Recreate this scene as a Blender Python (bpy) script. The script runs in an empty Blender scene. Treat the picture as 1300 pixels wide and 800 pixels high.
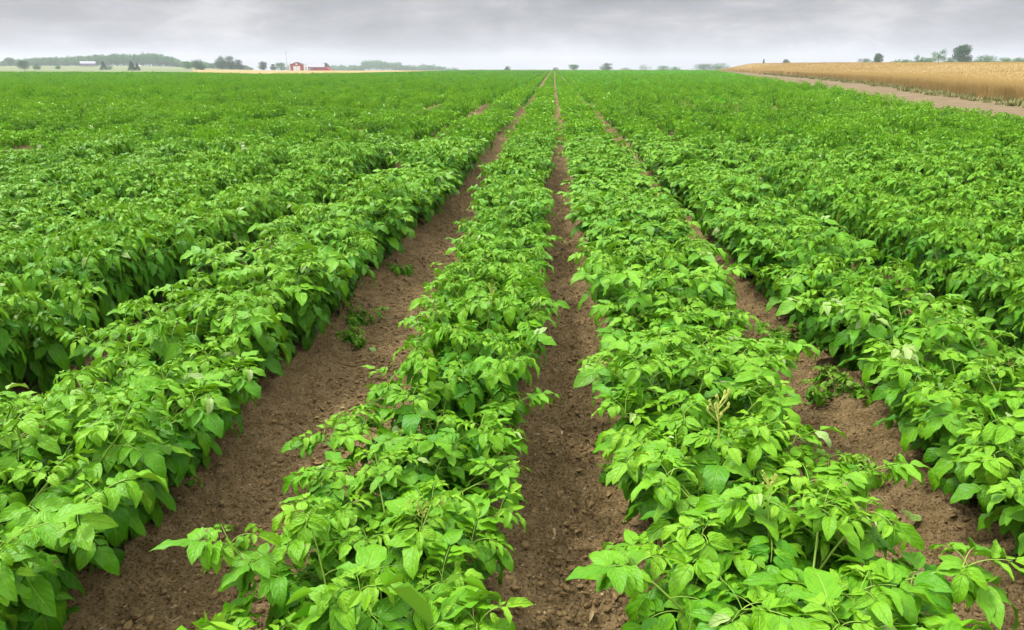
import bpy, math, random
import numpy as np

random.seed(7)
rng = np.random.default_rng(11)
scene = bpy.context.scene
C = scene.collection
R = math.radians

# ------------------------------------------------------------------ camera
PITCH, YAW, EYE = R(18.49), R(3.04), 1.70
FPX = 945.0
cam = bpy.data.cameras.new("camera")
cam.sensor_fit = 'HORIZONTAL'
cam.sensor_width = 36.0
cam.lens = 36.0 * FPX / 1300.0
cam.clip_start = 0.05
cam.clip_end = 9000
cam_ob = bpy.data.objects.new("camera", cam)
C.objects.link(cam_ob)
cam_ob.location = (0, 0, EYE)
cam_ob.rotation_euler = (R(90) - PITCH, 0, YAW)
scene.camera = cam_ob

# ------------------------------------------------------------------ sky
SUN_EL, SUN_ROT = R(58), R(-60)          # high, ahead-left behind the overcast
world = bpy.data.worlds.new("World")
scene.world = world
world.use_nodes = True
wt = world.node_tree
wt.nodes.clear()


def N(t, kind, **kw):
    n = t.nodes.new(kind)
    for k, v in kw.items():
        setattr(n, k, v)
    return n


def L(t, a, b):
    t.links.new(a, b)


def math_node(t, op, a, b=None, c=None, clamp=False):
    n = t.nodes.new('ShaderNodeMath')
    n.operation = op
    n.use_clamp = clamp
    for i, v in enumerate((a, b, c)):
        if v is None:
            continue
        if isinstance(v, (int, float)):
            n.inputs[i].default_value = v
        else:
            t.links.new(v, n.inputs[i])
    return n.outputs[0]


def ramp(t, fac, stops, interp='LINEAR'):
    n = t.nodes.new('ShaderNodeValToRGB')
    n.color_ramp.interpolation = interp
    els = n.color_ramp.elements
    while len(els) < len(stops):
        els.new(0.5)
    for e, (p, c) in zip(els, stops):
        e.position = p
        e.color = (c, c, c, 1) if isinstance(c, (int, float)) else tuple(c) + (1,)
    t.links.new(fac, n.inputs[0])
    return n.outputs[0]


def noise(t, vec, scale, detail=4, rough=0.55, dist=0.0):
    n = t.nodes.new('ShaderNodeTexNoise')
    n.inputs['Scale'].default_value = scale
    n.inputs['Detail'].default_value = detail
    n.inputs['Roughness'].default_value = rough
    n.inputs['Distortion'].default_value = dist
    if vec is not None:
        t.links.new(vec, n.inputs['Vector'])
    return n.outputs['Fac']


def mixc(t, fac, a, b, mode='MIX'):
    n = t.nodes.new('ShaderNodeMix')
    n.data_type = 'RGBA'
    n.blend_type = mode
    for sock, v in ((n.inputs[0], fac), (n.inputs[6], a), (n.inputs[7], b)):
        if isinstance(v, (int, float)):
            sock.default_value = v
        elif isinstance(v, tuple):
            sock.default_value = v + (1,)
        else:
            t.links.new(v, sock)
    return n.outputs[2]


out = N(wt, 'ShaderNodeOutputWorld')
bg = N(wt, 'ShaderNodeBackground')
bg.inputs['Strength'].default_value = 0.10
sky = N(wt, 'ShaderNodeTexSky', sky_type='NISHITA')
sky.sun_disc = False
sky.sun_elevation = SUN_EL
sky.sun_rotation = SUN_ROT
sky.dust_density = 3.0
tc = N(wt, 'ShaderNodeTexCoord')
sep = N(wt, 'ShaderNodeSeparateXYZ')
L(wt, tc.outputs['Generated'], sep.inputs[0])
z = math_node(wt, 'MAXIMUM', sep.outputs['Z'], 0.0)
# project the direction on a cloud deck: stretched streaks near the horizon
inv = math_node(wt, 'DIVIDE', 1.0, math_node(wt, 'ADD', z, 0.35))
comb = N(wt, 'ShaderNodeCombineXYZ')
L(wt, math_node(wt, 'MULTIPLY', sep.outputs['X'], inv), comb.inputs[0])
L(wt, math_node(wt, 'MULTIPLY', sep.outputs['Y'], inv), comb.inputs[1])
L(wt, math_node(wt, 'MULTIPLY', z, 3.5), comb.inputs[2])
n1 = noise(wt, comb.outputs[0], 1.7, 5, 0.55, 0.35)
n2 = noise(wt, comb.outputs[0], 6.0, 7, 0.6, 0.5)
cl = math_node(wt, 'ADD', math_node(wt, 'MULTIPLY', n1, 0.72), math_node(wt, 'MULTIPLY', n2, 0.28))
cloud = ramp(wt, cl, [(0.38, (3.0, 3.03, 3.20)), (0.46, (3.8, 3.84, 4.05)), (0.52, (4.7, 4.72, 4.98)), (0.60, (6.5, 6.5, 6.6))])
# overcast luminance: pale band at the horizon, dark base of the deck, bright overhead
elev = ramp(wt, z, [(0.0, 0.80), (0.02, 0.74), (0.05, 0.63), (0.09, 0.60), (0.14, 0.64), (0.30, 2.0), (1.0, 3.4)])
cloud = mixc(wt, 1.0, cloud, elev, 'MULTIPLY')
final = mixc(wt, 0.95, sky.outputs[0], cloud)
L(wt, final, bg.inputs['Color'])
L(wt, bg.outputs[0], out.inputs['Surface'])

# ------------------------------------------------------------------ sun
sl = bpy.data.lights.new("sun", 'SUN')
sl.energy = 2.6
sl.angle = R(14)
sl.color = (1.0, 0.97, 0.92)
sun = bpy.data.objects.new("sun", sl)
C.objects.link(sun)
# sky sun_rotation is measured clockwise from +Y
sdx, sdy, sdz = math.sin(SUN_ROT) * math.cos(SUN_EL), math.cos(SUN_ROT) * math.cos(SUN_EL), math.sin(SUN_EL)
from mathutils import Vector, Matrix
sun.rotation_euler = Vector((sdx, sdy, sdz)).to_track_quat('Z', 'Y').to_euler()

# ------------------------------------------------------------------ view
scene.view_settings.view_transform = 'Standard'
scene.view_settings.look = 'None'
scene.view_settings.gamma = 1.0
scene.view_settings.exposure = 0.74
scene.view_settings.use_curve_mapping = False
scene.render.engine = 'CYCLES'
scene.cycles.max_bounces = 6
scene.cycles.diffuse_bounces = 3
scene.cycles.glossy_bounces = 2
scene.cycles.transmission_bounces = 4
scene.cycles.volume_bounces = 0
scene.cycles.use_denoising = True


# ------------------------------------------------------------------ terrain
def sstep(v):
    v = np.clip(v, 0, 1)
    return v * v * (3 - 2 * v)


def track_near(Y):           # potato side of the dirt track
    return 8.2 + 0.180 * Y


def wheat_edge(Y):           # wheat side of the dirt track
    return np.interp(Y, [-100, 105, 160, 300, 900], [-8.0, 36.3, 43.5, 65.5, 178])


def terrain(X, Y):
    X = np.asarray(X, float)
    Y = np.asarray(Y, float)
    t = np.maximum(Y - 150, 0)
    base = np.where(Y < 700, -t * t / 95200.0, -3.177 - 0.01155 * (Y - 700))
    base = base + 0.05 * np.sin(X * 0.11 + 1) * np.sin(Y * 0.07) * sstep((Y - 12) / 40)
    # gentle swell under the wheat
    d = X - wheat_edge(Y)
    r = np.hypot(X, Y)
    lim = np.minimum(r, 330)
    width = np.clip(42 - 0.09 * r, 12, 42)
    sw = (0.75 + 0.0046 * lim) * sstep(d / width) * (1 - 0.95 * sstep((r - 330) / 400))
    # wooded hill far to the left, low ridge left of centre
    k = X / np.maximum(Y, 1)
    hill = 7.5 * sstep((Y - 430) / 520) * sstep((-k - 0.27) / 0.30)
    ridge = 5 * np.exp(-((k + 0.21) / 0.10) ** 2) * np.exp(-((Y - 1320) / 300) ** 2)
    return base + sw + hill + ridge


def bearing(px):             # ground bearing X/Y of a column of the photograph
    a = math.atan((px - 650) / FPX * math.cos(PITCH)) - YAW
    return math.tan(a)


ROWS = [-2.82 - 0.95 * i for i in range(0, 260)][::-1] + [-1.66, -0.37, 0.68, 1.78, 2.78, 3.74] + [4.68 + 0.95 * i for i in range(110)]
ROWS = np.array(ROWS)


def far_edge(k):
    """distance at which the potato field stops, by bearing"""
    return np.interp(k, [-0.80, -0.50, -0.37, -0.20, -0.135, -0.10, 0.5], [200, 175, 140, 165, 235, 420, 420])


def in_field(X, Y):
    k = X / np.maximum(Y, 0.5)
    return (Y < far_edge(k)) & (X < track_near(Y) - 0.3)


# ------------------------------------------------------------------ helpers
def vnoise(x, y, seed=0):
    """smooth 2-D value noise"""
    xi, yi = np.floor(x).astype(np.int64), np.floor(y).astype(np.int64)
    fx, fy = x - xi, y - yi
    fx, fy = fx * fx * (3 - 2 * fx), fy * fy * (3 - 2 * fy)

    def h(a, b):
        v = (a * 374761393 + b * 668265263 + seed * 1442695041) & 0xFFFFFFFF
        v = ((v ^ (v >> 13)) * 1274126177) & 0xFFFFFFFF
        return ((v ^ (v >> 16)) & 0xFFFF) / 65535.0
    return (h(xi, yi) * (1 - fx) + h(xi + 1, yi) * fx) * (1 - fy) + (h(xi, yi + 1) * (1 - fx) + h(xi + 1, yi + 1) * fx) * fy - 0.5


def raw_mesh(name, verts, faces, mat=None, attrs=None, smooth=False, tri=False):
    """faces: (F,4) or (F,3) int array"""
    me = bpy.data.meshes.new(name)
    verts = np.ascontiguousarray(verts, np.float32).reshape(-1, 3)
    faces = np.ascontiguousarray(faces, np.int32)
    nf, k = faces.shape
    me.vertices.add(len(verts))
    me.vertices.foreach_set('co', verts.ravel())
    me.loops.add(nf * k)
    me.loops.foreach_set('vertex_index', faces.ravel())
    me.polygons.add(nf)
    me.polygons.foreach_set('loop_start', np.arange(0, nf * k, k, dtype=np.int32))
    me.polygons.foreach_set('use_smooth', np.full(nf, smooth, bool))
    for an, (typ, arr) in (attrs or {}).items():
        at = me.attributes.new(an, typ, 'POINT')
        at.data.foreach_set('vector' if typ == 'FLOAT_VECTOR' else 'value', np.ascontiguousarray(arr, np.float32).ravel())
    me.update(calc_edges=True)
    if mat:
        me.materials.append(mat)
    return me


def link(name, me, parent=None):
    o = bpy.data.objects.new(name, me)
    C.objects.link(o)
    if parent:
        o.parent = parent
    return o


def tag(o, label=None, cat=None, group=None, kind=None):
    if label:
        o['label'] = label
    if cat:
        o['category'] = cat
    if group:
        o['group'] = group
    if kind:
        o['kind'] = kind
    return o


def empty(name, loc=(0, 0, 0), rz=0):
    o = bpy.data.objects.new(name, None)
    C.objects.link(o)
    o.location = loc
    o.rotation_euler = (0, 0, rz)
    o.empty_display_size = 0.2
    return o


def grid_faces(nx, ny, off=0):
    i = np.arange(nx - 1)[None, :] + np.arange(ny - 1)[:, None] * nx + off
    i = i.ravel()
    return np.stack([i, i + 1, i + 1 + nx, i + nx], 1)


# ------------------------------------------------------------------ materials
def new_mat(name):
    m = bpy.data.materials.new(name)
    m.use_nodes = True
    t = m.node_tree
    for n in list(t.nodes):
        if n.type == 'BSDF_PRINCIPLED':
            t.nodes.remove(n)
    return m, t, t.nodes['Material Output']


def principled(t, color, rough=0.8, spec=0.3, normal=None):
    p = t.nodes.new('ShaderNodeBsdfPrincipled')
    if isinstance(color, tuple):
        p.inputs['Base Color'].default_value = color + (1,)
    else:
        t.links.new(color, p.inputs['Base Color'])
    if isinstance(rough, (int, float)):
        p.inputs['Roughness'].default_value = rough
    else:
        t.links.new(rough, p.inputs['Roughness'])
    p.inputs['Specular IOR Level'].default_value = spec
    if normal is not None:
        t.links.new(normal, p.inputs['Normal'])
    return p


def bump(t, height, strength=0.5, dist=0.01):
    b = t.nodes.new('ShaderNodeBump')
    b.inputs['Strength'].default_value = strength
    b.inputs['Distance'].default_value = dist
    t.links.new(height, b.inputs['Height'])
    return b.outputs[0]


def leaf_material(name, detail=True, matte=False):
    m, t, o = new_mat(name)
    av = N(t, 'ShaderNodeAttribute', attribute_name='luv')
    at = N(t, 'ShaderNodeAttribute', attribute_name='tint')      # x random plus age and painted shade low on the plant, y youth, z wilt
    s = N(t, 'ShaderNodeSeparateXYZ'); L(t, at.outputs['Vector'], s.inputs[0])
    geo = N(t, 'ShaderNodeNewGeometry')
    oi = N(t, 'ShaderNodeObjectInfo')
    big = noise(t, geo.outputs['Position'], 0.35, 3, 0.5)
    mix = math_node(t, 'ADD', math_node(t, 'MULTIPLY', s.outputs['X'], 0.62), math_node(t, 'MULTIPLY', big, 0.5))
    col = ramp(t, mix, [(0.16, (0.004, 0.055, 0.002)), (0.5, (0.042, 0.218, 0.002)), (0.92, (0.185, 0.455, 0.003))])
    # each plant a little different
    col = mixc(t, math_node(t, 'MULTIPLY', oi.outputs['Random'], 0.22), col, (0.190, 0.390, 0.014))
    col = mixc(t, math_node(t, 'MULTIPLY', s.outputs['Y'], 0.7), col, (0.30, 0.52, 0.02))
    col = mixc(t, s.outputs['Z'], col, (0.50, 0.56, 0.26))
    nrm = None
    if detail:
        uv = N(t, 'ShaderNodeSeparateXYZ'); L(t, av.outputs['Vector'], uv.inputs[0])
        au = math_node(t, 'ABSOLUTE', uv.outputs['X'])
        v = uv.outputs['Y']
        ph = math_node(t, 'FRACT', math_node(t, 'SUBTRACT', math_node(t, 'MULTIPLY', v, 5.0), math_node(t, 'MULTIPLY', math_node(t, 'POWER', au, 1.35), 1.9)))
        quilt = math_node(t, 'SINE', math_node(t, 'MULTIPLY', ph, math.pi))
        vein = math_node(t, 'SUBTRACT', 1.0, math_node(t, 'MULTIPLY', math_node(t, 'MINIMUM', ph, math_node(t, 'SUBTRACT', 1.0, ph)), 9.0), clamp=True)
        mid = math_node(t, 'SUBTRACT', 1.0, math_node(t, 'MULTIPLY', au, 12.0), clamp=True)
        vm = math_node(t, 'MAXIMUM', math_node(t, 'MULTIPLY', vein, 0.15), math_node(t, 'MULTIPLY', mid, 0.55))
        col = mixc(t, vm, col, (0.32, 0.52, 0.06))
        fine = noise(t, geo.outputs['Position'], 260.0, 2, 0.5)
        mott = noise(t, geo.outputs['Position'], 45.0, 3, 0.6)
        col = mixc(t, ramp(t, mott, [(0.3, 0.0), (0.75, 0.28)]), col, (0.035, 0.19, 0.012))
        pk = noise(t, geo.outputs['Position'], 90.0, 3, 0.55)
        h = math_node(t, 'ADD', math_node(t, 'MULTIPLY', quilt, 0.45), math_node(t, 'ADD', math_node(t, 'MULTIPLY', fine, 0.3), math_node(t, 'MULTIPLY', pk, 1.5)))
        h = math_node(t, 'SUBTRACT', h, math_node(t, 'MULTIPLY', mid, 1.2))
        nrm = bump(t, h, 0.7, 0.0022)
        vo = N(t, 'ShaderNodeTexVoronoi'); vo.inputs['Scale'].default_value = 42.0
        L(t, geo.outputs['Position'], vo.inputs['Vector'])
        sv = N(t, 'ShaderNodeSeparateColor'); L(t, vo.outputs['Color'], sv.inputs[0])
        spot = math_node(t, 'MULTIPLY', math_node(t, 'GREATER_THAN', sv.outputs[0], 0.955), math_node(t, 'LESS_THAN', vo.outputs['Distance'], math_node(t, 'MULTIPLY', sv.outputs[1], 0.30)))
        col = mixc(t, math_node(t, 'MULTIPLY', spot, 0.8), col, (0.22, 0.17, 0.05))
    # paler underside
    col = mixc(t, math_node(t, 'MULTIPLY', geo.outputs['Backfacing'], 0.45), col, (0.22, 0.38, 0.06))
    p = principled(t, col, 0.42 if not matte else 0.8, 0.25 if not matte else 0.05, nrm)
    tr = N(t, 'ShaderNodeBsdfTranslucent')
    L(t, mixc(t, 1.0, col, (1.0, 0.98, 0.35), 'MULTIPLY'), tr.inputs['Color'])
    if nrm is not None:
        L(t, nrm, tr.inputs['Normal'])
    mx = N(t, 'ShaderNodeMixShader'); mx.inputs[0].default_value = 0.22
    L(t, p.outputs[0], mx.inputs[1]); L(t, tr.outputs[0], mx.inputs[2])
    L(t, mx.outputs[0], o.inputs[0])
    return m


def simple_mat(name, c1, c2, scale, rough=0.8, spec=0.2, bstr=0.0, bscale=20, bdist=0.02):
    m, t, o = new_mat(name)
    geo = N(t, 'ShaderNodeNewGeometry')
    n = noise(t, geo.outputs['Position'], scale, 5, 0.6)
    col = mixc(t, ramp(t, n, [(0.3, 0.0), (0.7, 1.0)]), c1, c2)
    nrm = bump(t, noise(t, geo.outputs['Position'], bscale, 4, 0.6), bstr, bdist) if bstr else None
    p = principled(t, col, rough, spec, nrm)
    L(t, p.outputs[0], o.inputs[0])
    return m


def soil_material():
    m, t, o = new_mat('soil')
    geo = N(t, 'ShaderNodeNewGeometry')
    P = geo.outputs['Position']
    big = noise(t, P, 1.6, 4, 0.6)
    midn = noise(t, P, 14.0, 5, 0.65)
    fine = noise(t, P, 95.0, 5, 0.7)
    col = mixc(t, ramp(t, midn, [(0.32, 0.0), (0.68, 1.0)]), (0.135, 0.088, 0.034), (0.375, 0.265, 0.125))
    col = mixc(t, ramp(t, big, [(0.38, 0.0), (0.65, 0.55)]), col, (0.240, 0.168, 0.075))
    col = mixc(t, ramp(t, fine, [(0.38, 0.85), (0.50, 0.0)]), col, (0.032, 0.016, 0.006))
    # crumbs and chips, two sizes of cells, only some of them pale
    for sc, th, cc in ((60.0, 0.86, (0.46, 0.33, 0.17)), (150.0, 0.80, (0.38, 0.26, 0.13))):
        vo = N(t, 'ShaderNodeTexVoronoi'); vo.inputs['Scale'].default_value = sc; vo.inputs['Randomness'].default_value = 1.0
        L(t, P, vo.inputs['Vector'])
        sv = N(t, 'ShaderNodeSeparateColor'); L(t, vo.outputs['Color'], sv.inputs[0])
        near = math_node(t, 'LESS_THAN', vo.outputs['Distance'], math_node(t, 'MULTIPLY', sv.outputs[1], 0.42))
        sel = math_node(t, 'GREATER_THAN', sv.outputs[0], th)
        col = mixc(t, math_node(t, 'MULTIPLY', math_node(t, 'MULTIPLY', near, sel), 0.75), col, cc)
    vo = N(t, 'ShaderNodeTexVoronoi'); vo.inputs['Scale'].default_value = 55.0
    L(t, P, vo.inputs['Vector'])
    h = math_node(t, 'ADD', math_node(t, 'MULTIPLY', fine, 0.9), math_node(t, 'MULTIPLY', midn, 1.4))
    h = math_node(t, 'SUBTRACT', h, math_node(t, 'MULTIPLY', vo.outputs['Distance'], 0.7))
    p = principled(t, col, 0.9, 0.10, bump(t, h, 1.0, 0.02))
    L(t, p.outputs[0], o.inputs[0])
    return m


M_LEAF = leaf_material('potato_leaf')
M_DRYLEAF = simple_mat('dry_leaf', (0.20, 0.13, 0.06), (0.40, 0.30, 0.15), 60, 0.8, 0.2)
M_LEAF_FAR = leaf_material('potato_leaf_plain', detail=False)
M_LEAF_LOW = leaf_material('potato_leaf_low', detail=False, matte=True)
M_STEM = simple_mat('stem_green', (0.17, 0.33, 0.02), (0.28, 0.43, 0.05), 30, 0.5, 0.4)
M_PETAL = simple_mat('petal', (0.75, 0.72, 0.66), (0.85, 0.82, 0.72), 40, 0.6, 0.3)
M_BUD = simple_mat('bud_yellow', (0.55, 0.55, 0.12), (0.40, 0.50, 0.10), 60, 0.6, 0.3)
M_SOIL = soil_material()
M_LAND = simple_mat('farmland', (0.13, 0.165, 0.065), (0.20, 0.225, 0.11), 0.012, 0.95, 0.05)
M_TRACK = simple_mat('dry_earth', (0.140, 0.104, 0.056), (0.210, 0.160, 0.092), 0.9, 0.95, 0.05, 0.6, 6, 0.05)
M_STUB = simple_mat('stubble', (0.31, 0.22, 0.09), (0.40, 0.29, 0.13), 0.05, 0.95, 0.05)
M_PEB = simple_mat('pebble', (0.20, 0.13, 0.065), (0.42, 0.31, 0.18), 30, 0.85, 0.2)
M_CLOD = simple_mat('clod', (0.125, 0.080, 0.031), (0.31, 0.21, 0.092), 35, 0.9, 0.15, 0.8, 120, 0.006)
M_BARK = simple_mat('bark', (0.07, 0.055, 0.04), (0.13, 0.10, 0.08), 3, 0.9, 0.1)
M_RED = simple_mat('barn_red', (0.30, 0.055, 0.045), (0.38, 0.08, 0.065), 0.5, 0.7, 0.2)
M_WHITE = simple_mat('white_paint', (0.74, 0.73, 0.72), (0.82, 0.81, 0.80), 0.5, 0.6, 0.3)
M_ROOF = simple_mat('metal_roof', (0.20, 0.20, 0.235), (0.26, 0.26, 0.30), 0.3, 0.45, 0.4)
M_DARKROOF = simple_mat('grey_shingle', (0.09, 0.09, 0.10), (0.14, 0.14, 0.15), 0.6, 0.8, 0.2)
M_GREYWALL = simple_mat('weathered_boards', (0.20, 0.19, 0.17), (0.27, 0.25, 0.23), 0.7, 0.85, 0.1)
M_GREYMETAL = simple_mat('galvanised', (0.30, 0.31, 0.33), (0.36, 0.37, 0.39), 2, 0.5, 0.4)
M_WOODPOLE = simple_mat('pole_wood', (0.12, 0.10, 0.08), (0.18, 0.15, 0.12), 2, 0.9, 0.1)


# ------------------------------------------------------------------ the ground
def axis(segs):
    """segs: (start, end, step0, growth)"""
    pts = [segs[0][0]]
    for a, b, s, g in segs:
        p = a
        st = s
        while p + st < b:
            p += st
            pts.append(p)
            st *= g
        pts.append(b)
    return np.unique(np.round(pts, 5))


xr = axis([(0, 1.45, 0.014, 1.0), (1.45, 4.0, 0.018, 1.012), (4.0, 14, 0.09, 1.03), (14, 4000, 0.8, 1.10)])
xs = np.concatenate([-xr[::-1][:-1], xr]) + 0.0
ys = np.concatenate([[-400, -60, -10, -2, 0.0, 0.9], axis([(1.2, 4.6, 0.014, 1.0), (4.6, 16, 0.018, 1.006), (16, 90, 0.12, 1.03), (90, 6000, 3.0, 1.05)])])
GX, GY = np.meshgrid(xs, ys)


def mound(X, Y):
    """earthed-up ridges under the rows"""
    i = np.clip(np.searchsorted(ROWS, X), 1, len(ROWS) - 1)
    d = np.minimum(np.abs(X - ROWS[i - 1]), np.abs(X - ROWS[i]))
    h = 0.115 * (0.5 + 0.5 * np.cos(np.clip((d - 0.08) / 0.42, 0, 1) * math.pi))
    return h * in_field(X, Y)


def soil_height(X, Y):
    z = terrain(X, Y) + mound(X, Y) * (1 - sstep((Y - 60) / 60))
    near = 1 - sstep((Y - 14) / 16)
    n = 0.036 * vnoise(X * 3.1, Y * 2.3, 1) + 0.026 * vnoise(X * 9, Y * 8, 2) + 0.024 * vnoise(X * 21, Y * 19, 3) + 0.018 * vnoise(X * 41, Y * 44, 4)
    cl = np.maximum(vnoise(X * 30, Y * 30, 8) + 0.08, 0) * 0.035
    # clods collect along the narrow furrow
    fur = np.exp(-((X - 0.12) / 0.10) ** 2)
    n = n + cl * (0.35 + 1.1 * fur)
    # a smooth wheel track runs down the wide furrow
    wheel = np.exp(-((X + 1.02) / 0.16) ** 4)
    n = n * (1 - 0.45 * wheel) - 0.012 * wheel
    return z + n * near


gz = soil_height(GX, GY)
me = raw_mesh('ground', np.stack([GX, GY, gz], -1), grid_faces(len(xs), len(ys)), M_SOIL, smooth=True)
me.materials.append(M_LAND)
cy_, cx_ = 0.5 * (ys[1:] + ys[:-1]), 0.5 * (xs[1:] + xs[:-1])
cxx, cyy = np.meshgrid(cx_, cy_)
far = ~((cyy < far_edge(cxx / np.maximum(cyy, .5)) + 3) & (cxx < wheat_edge(np.maximum(cyy, 0)) + 20))
me.polygons.foreach_set('material_index', far.ravel().astype(np.int32))
ground = tag(link('ground', me), kind='structure')

# dirt track between the potatoes and the wheat
ty = np.concatenate([np.arange(-20, 120, 1.5), np.arange(120, 700, 6.0)])
tu = np.linspace(0, 1, 15)
TY, TU = np.meshgrid(ty, tu, indexing='ij')
TX = track_near(TY) - 0.5 + TU * (wheat_edge(TY) + 1.5 - track_near(TY) + 0.5)
tz = terrain(TX, TY) + 0.05 + 0.05 * np.abs(np.sin(TU * 9)) * 0.6 + 0.03 * vnoise(TX * 1.2, TY * .8, 5)
tag(link('dirt_track', raw_mesh('dirt_track', np.stack([TX, TY, tz], -1), grid_faces(len(tu), len(ty)), M_TRACK, smooth=True)), kind='structure')

# stubble field beyond the potatoes on the left
ky = np.linspace(-0.47, -0.12, 60)
rr = np.linspace(0, 1, 60)
KK, RR = np.meshgrid(ky, rr, indexing='ij')
SY = far_edge(KK) + 1.5 + RR * (560 - far_edge(KK) - 1.5)
SX = KK * SY
tag(link('stubble_field', raw_mesh('stubble_field', np.stack([SX, SY, terrain(SX, SY) + 0.14], -1), grid_faces(60, 60)[:, ::-1], M_STUB, smooth=True)), kind='structure')


# ------------------------------------------------------------------ leaflets
T_HI = np.array([0.0, 0.07, 0.18, 0.30, 0.42, 0.54, 0.66, 0.78, 0.88, 0.95, 1.0])
U_HI = np.array([-1.0, -0.55, 0.0, 0.55, 1.0])


def wprof(t):
    w = np.power(np.clip(t, 0, 1), 0.50) * np.power(np.clip(1 - t, 0, 1), 0.95)
    return w / 0.400


def leaflets_hi(P, D, Nn, Ln, W, fold, droop, wav):
    """arrays of n leaflets -> verts (n,T,U,3), uv"""
    n = len(P)
    S = np.cross(D, Nn)
    T = T_HI
    th = droop[:, None] * T[None, :] ** 1.3
    dt = np.diff(T, prepend=0.0)
    cx = np.cumsum(np.cos(th) * dt[None, :], 1) * Ln[:, None]
    cz = -np.cumsum(np.sin(th) * dt[None, :], 1) * Ln[:, None]
    c = P[:, None] + cx[..., None] * D[:, None] + cz[..., None] * Nn[:, None]
    nl = np.cos(th)[..., None] * Nn[:, None] + np.sin(th)[..., None] * D[:, None]
    w = (wprof(T)[None, :] * W[:, None] / 2).clip(0.0006)
    U = U_HI
    f = fold[:, None, None] * (1 - 0.35 * T[None, :, None])
    au = np.abs(U)[None, None, :]
    side = U[None, None, :] * np.cos(f * au) * w[..., None]
    phase = wav[:, None, None] * 20
    crk = 0.075 * w[..., None] * np.sin(T[None, :, None] * 31 + phase * 3 + au * 4) * (au > .1)
    up = crk + np.sin(f) * au * w[..., None] * (1 - 0.35 * au ** 2) + 0.17 * w[..., None] * au ** 2 * np.sin(phase + T[None, :, None] * 13 + U[None, None, :] * 2)
    v = c[:, :, None] + side[..., None] * S[:, None, None] + up[..., None] * nl[:, :, None]
    uv = np.zeros((n, len(T), len(U), 3))
    uv[..., 0] = U[None, None, :]
    uv[..., 1] = T[None, :, None]
    return v, uv


def leaflets_lo(P, D, Nn, Ln, W, fold, droop):
    """6-vertex folded leaflet: base, tip, two per side"""
    S = np.cross(D, Nn)
    a = droop * 0.6
    def cl(t):
        th = droop * t * 0.6
        return P + (np.cos(th) * t * Ln)[:, None] * D - (np.sin(th) * t * Ln)[:, None] * Nn
    def side(t, s, wf):
        up = np.sin(fold) * W / 2 * wf
        return cl(t) + (s * W / 2 * wf * np.cos(fold))[:, None] * S + up[:, None] * Nn
    v = np.stack([cl(0), side(0.28, 1, 0.92), side(0.68, 1, 0.72), cl(1.0), side(0.68, -1, 0.72), side(0.28, -1, 0.92)], 1)
    return v
LO_FACES = np.array([[0, 1, 2, 3], [0, 3, 4, 5]])


def unit(v):
    return v / np.maximum(np.linalg.norm(v, axis=-1, keepdims=True), 1e-9)


def tube(pts, radii, sides=4):
    pts = np.array(pts, float)
    n = len(pts)
    d = unit(np.gradient(pts, axis=0))
    ref = np.array([0.3, 0.2, 0.93])
    a = unit(np.cross(d, ref))
    b = np.cross(d, a)
    ang = np.arange(sides) / sides * 2 * math.pi
    v = pts[:, None] + np.array(radii)[:, None, None] * (np.cos(ang)[None, :, None] * a[:, None] + np.sin(ang)[None, :, None] * b[:, None])
    f = []
    for i in range(n - 1):
        for j in range(sides):
            k = (j + 1) % sides
            f.append((i * sides + j, i * sides + k, (i + 1) * sides + k, (i + 1) * sides + j))
    return v.reshape(-1, 3), np.array(f)


class MB:
    def __init__(s):
        s.v, s.f, s.n = [], [], 0

    def add(s, v, f):
        s.v.append(np.asarray(v, float)); s.f.append(np.asarray(f) + s.n); s.n += len(v)

    def tube(s, pts, radii, sides=4):
        s.add(*tube(pts, radii, sides))

    def box(s, x0, x1, y0, y1, z0, z1):
        v = np.array([(x, y, z) for z in (z0, z1) for y in (y0, y1) for x in (x0, x1)], float)
        s.add(v, [(0, 2, 3, 1), (4, 5, 7, 6), (0, 1, 5, 4), (2, 6, 7, 3), (0, 4, 6, 2), (1, 3, 7, 5)])

    def mesh(s, name, mat, smooth=False):
        return raw_mesh(name, np.concatenate(s.v), np.concatenate(s.f), mat, smooth=smooth)

    def build(s, name, mat, parent=None, smooth=False):
        return link(name, s.mesh(name, mat, smooth), parent)


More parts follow.
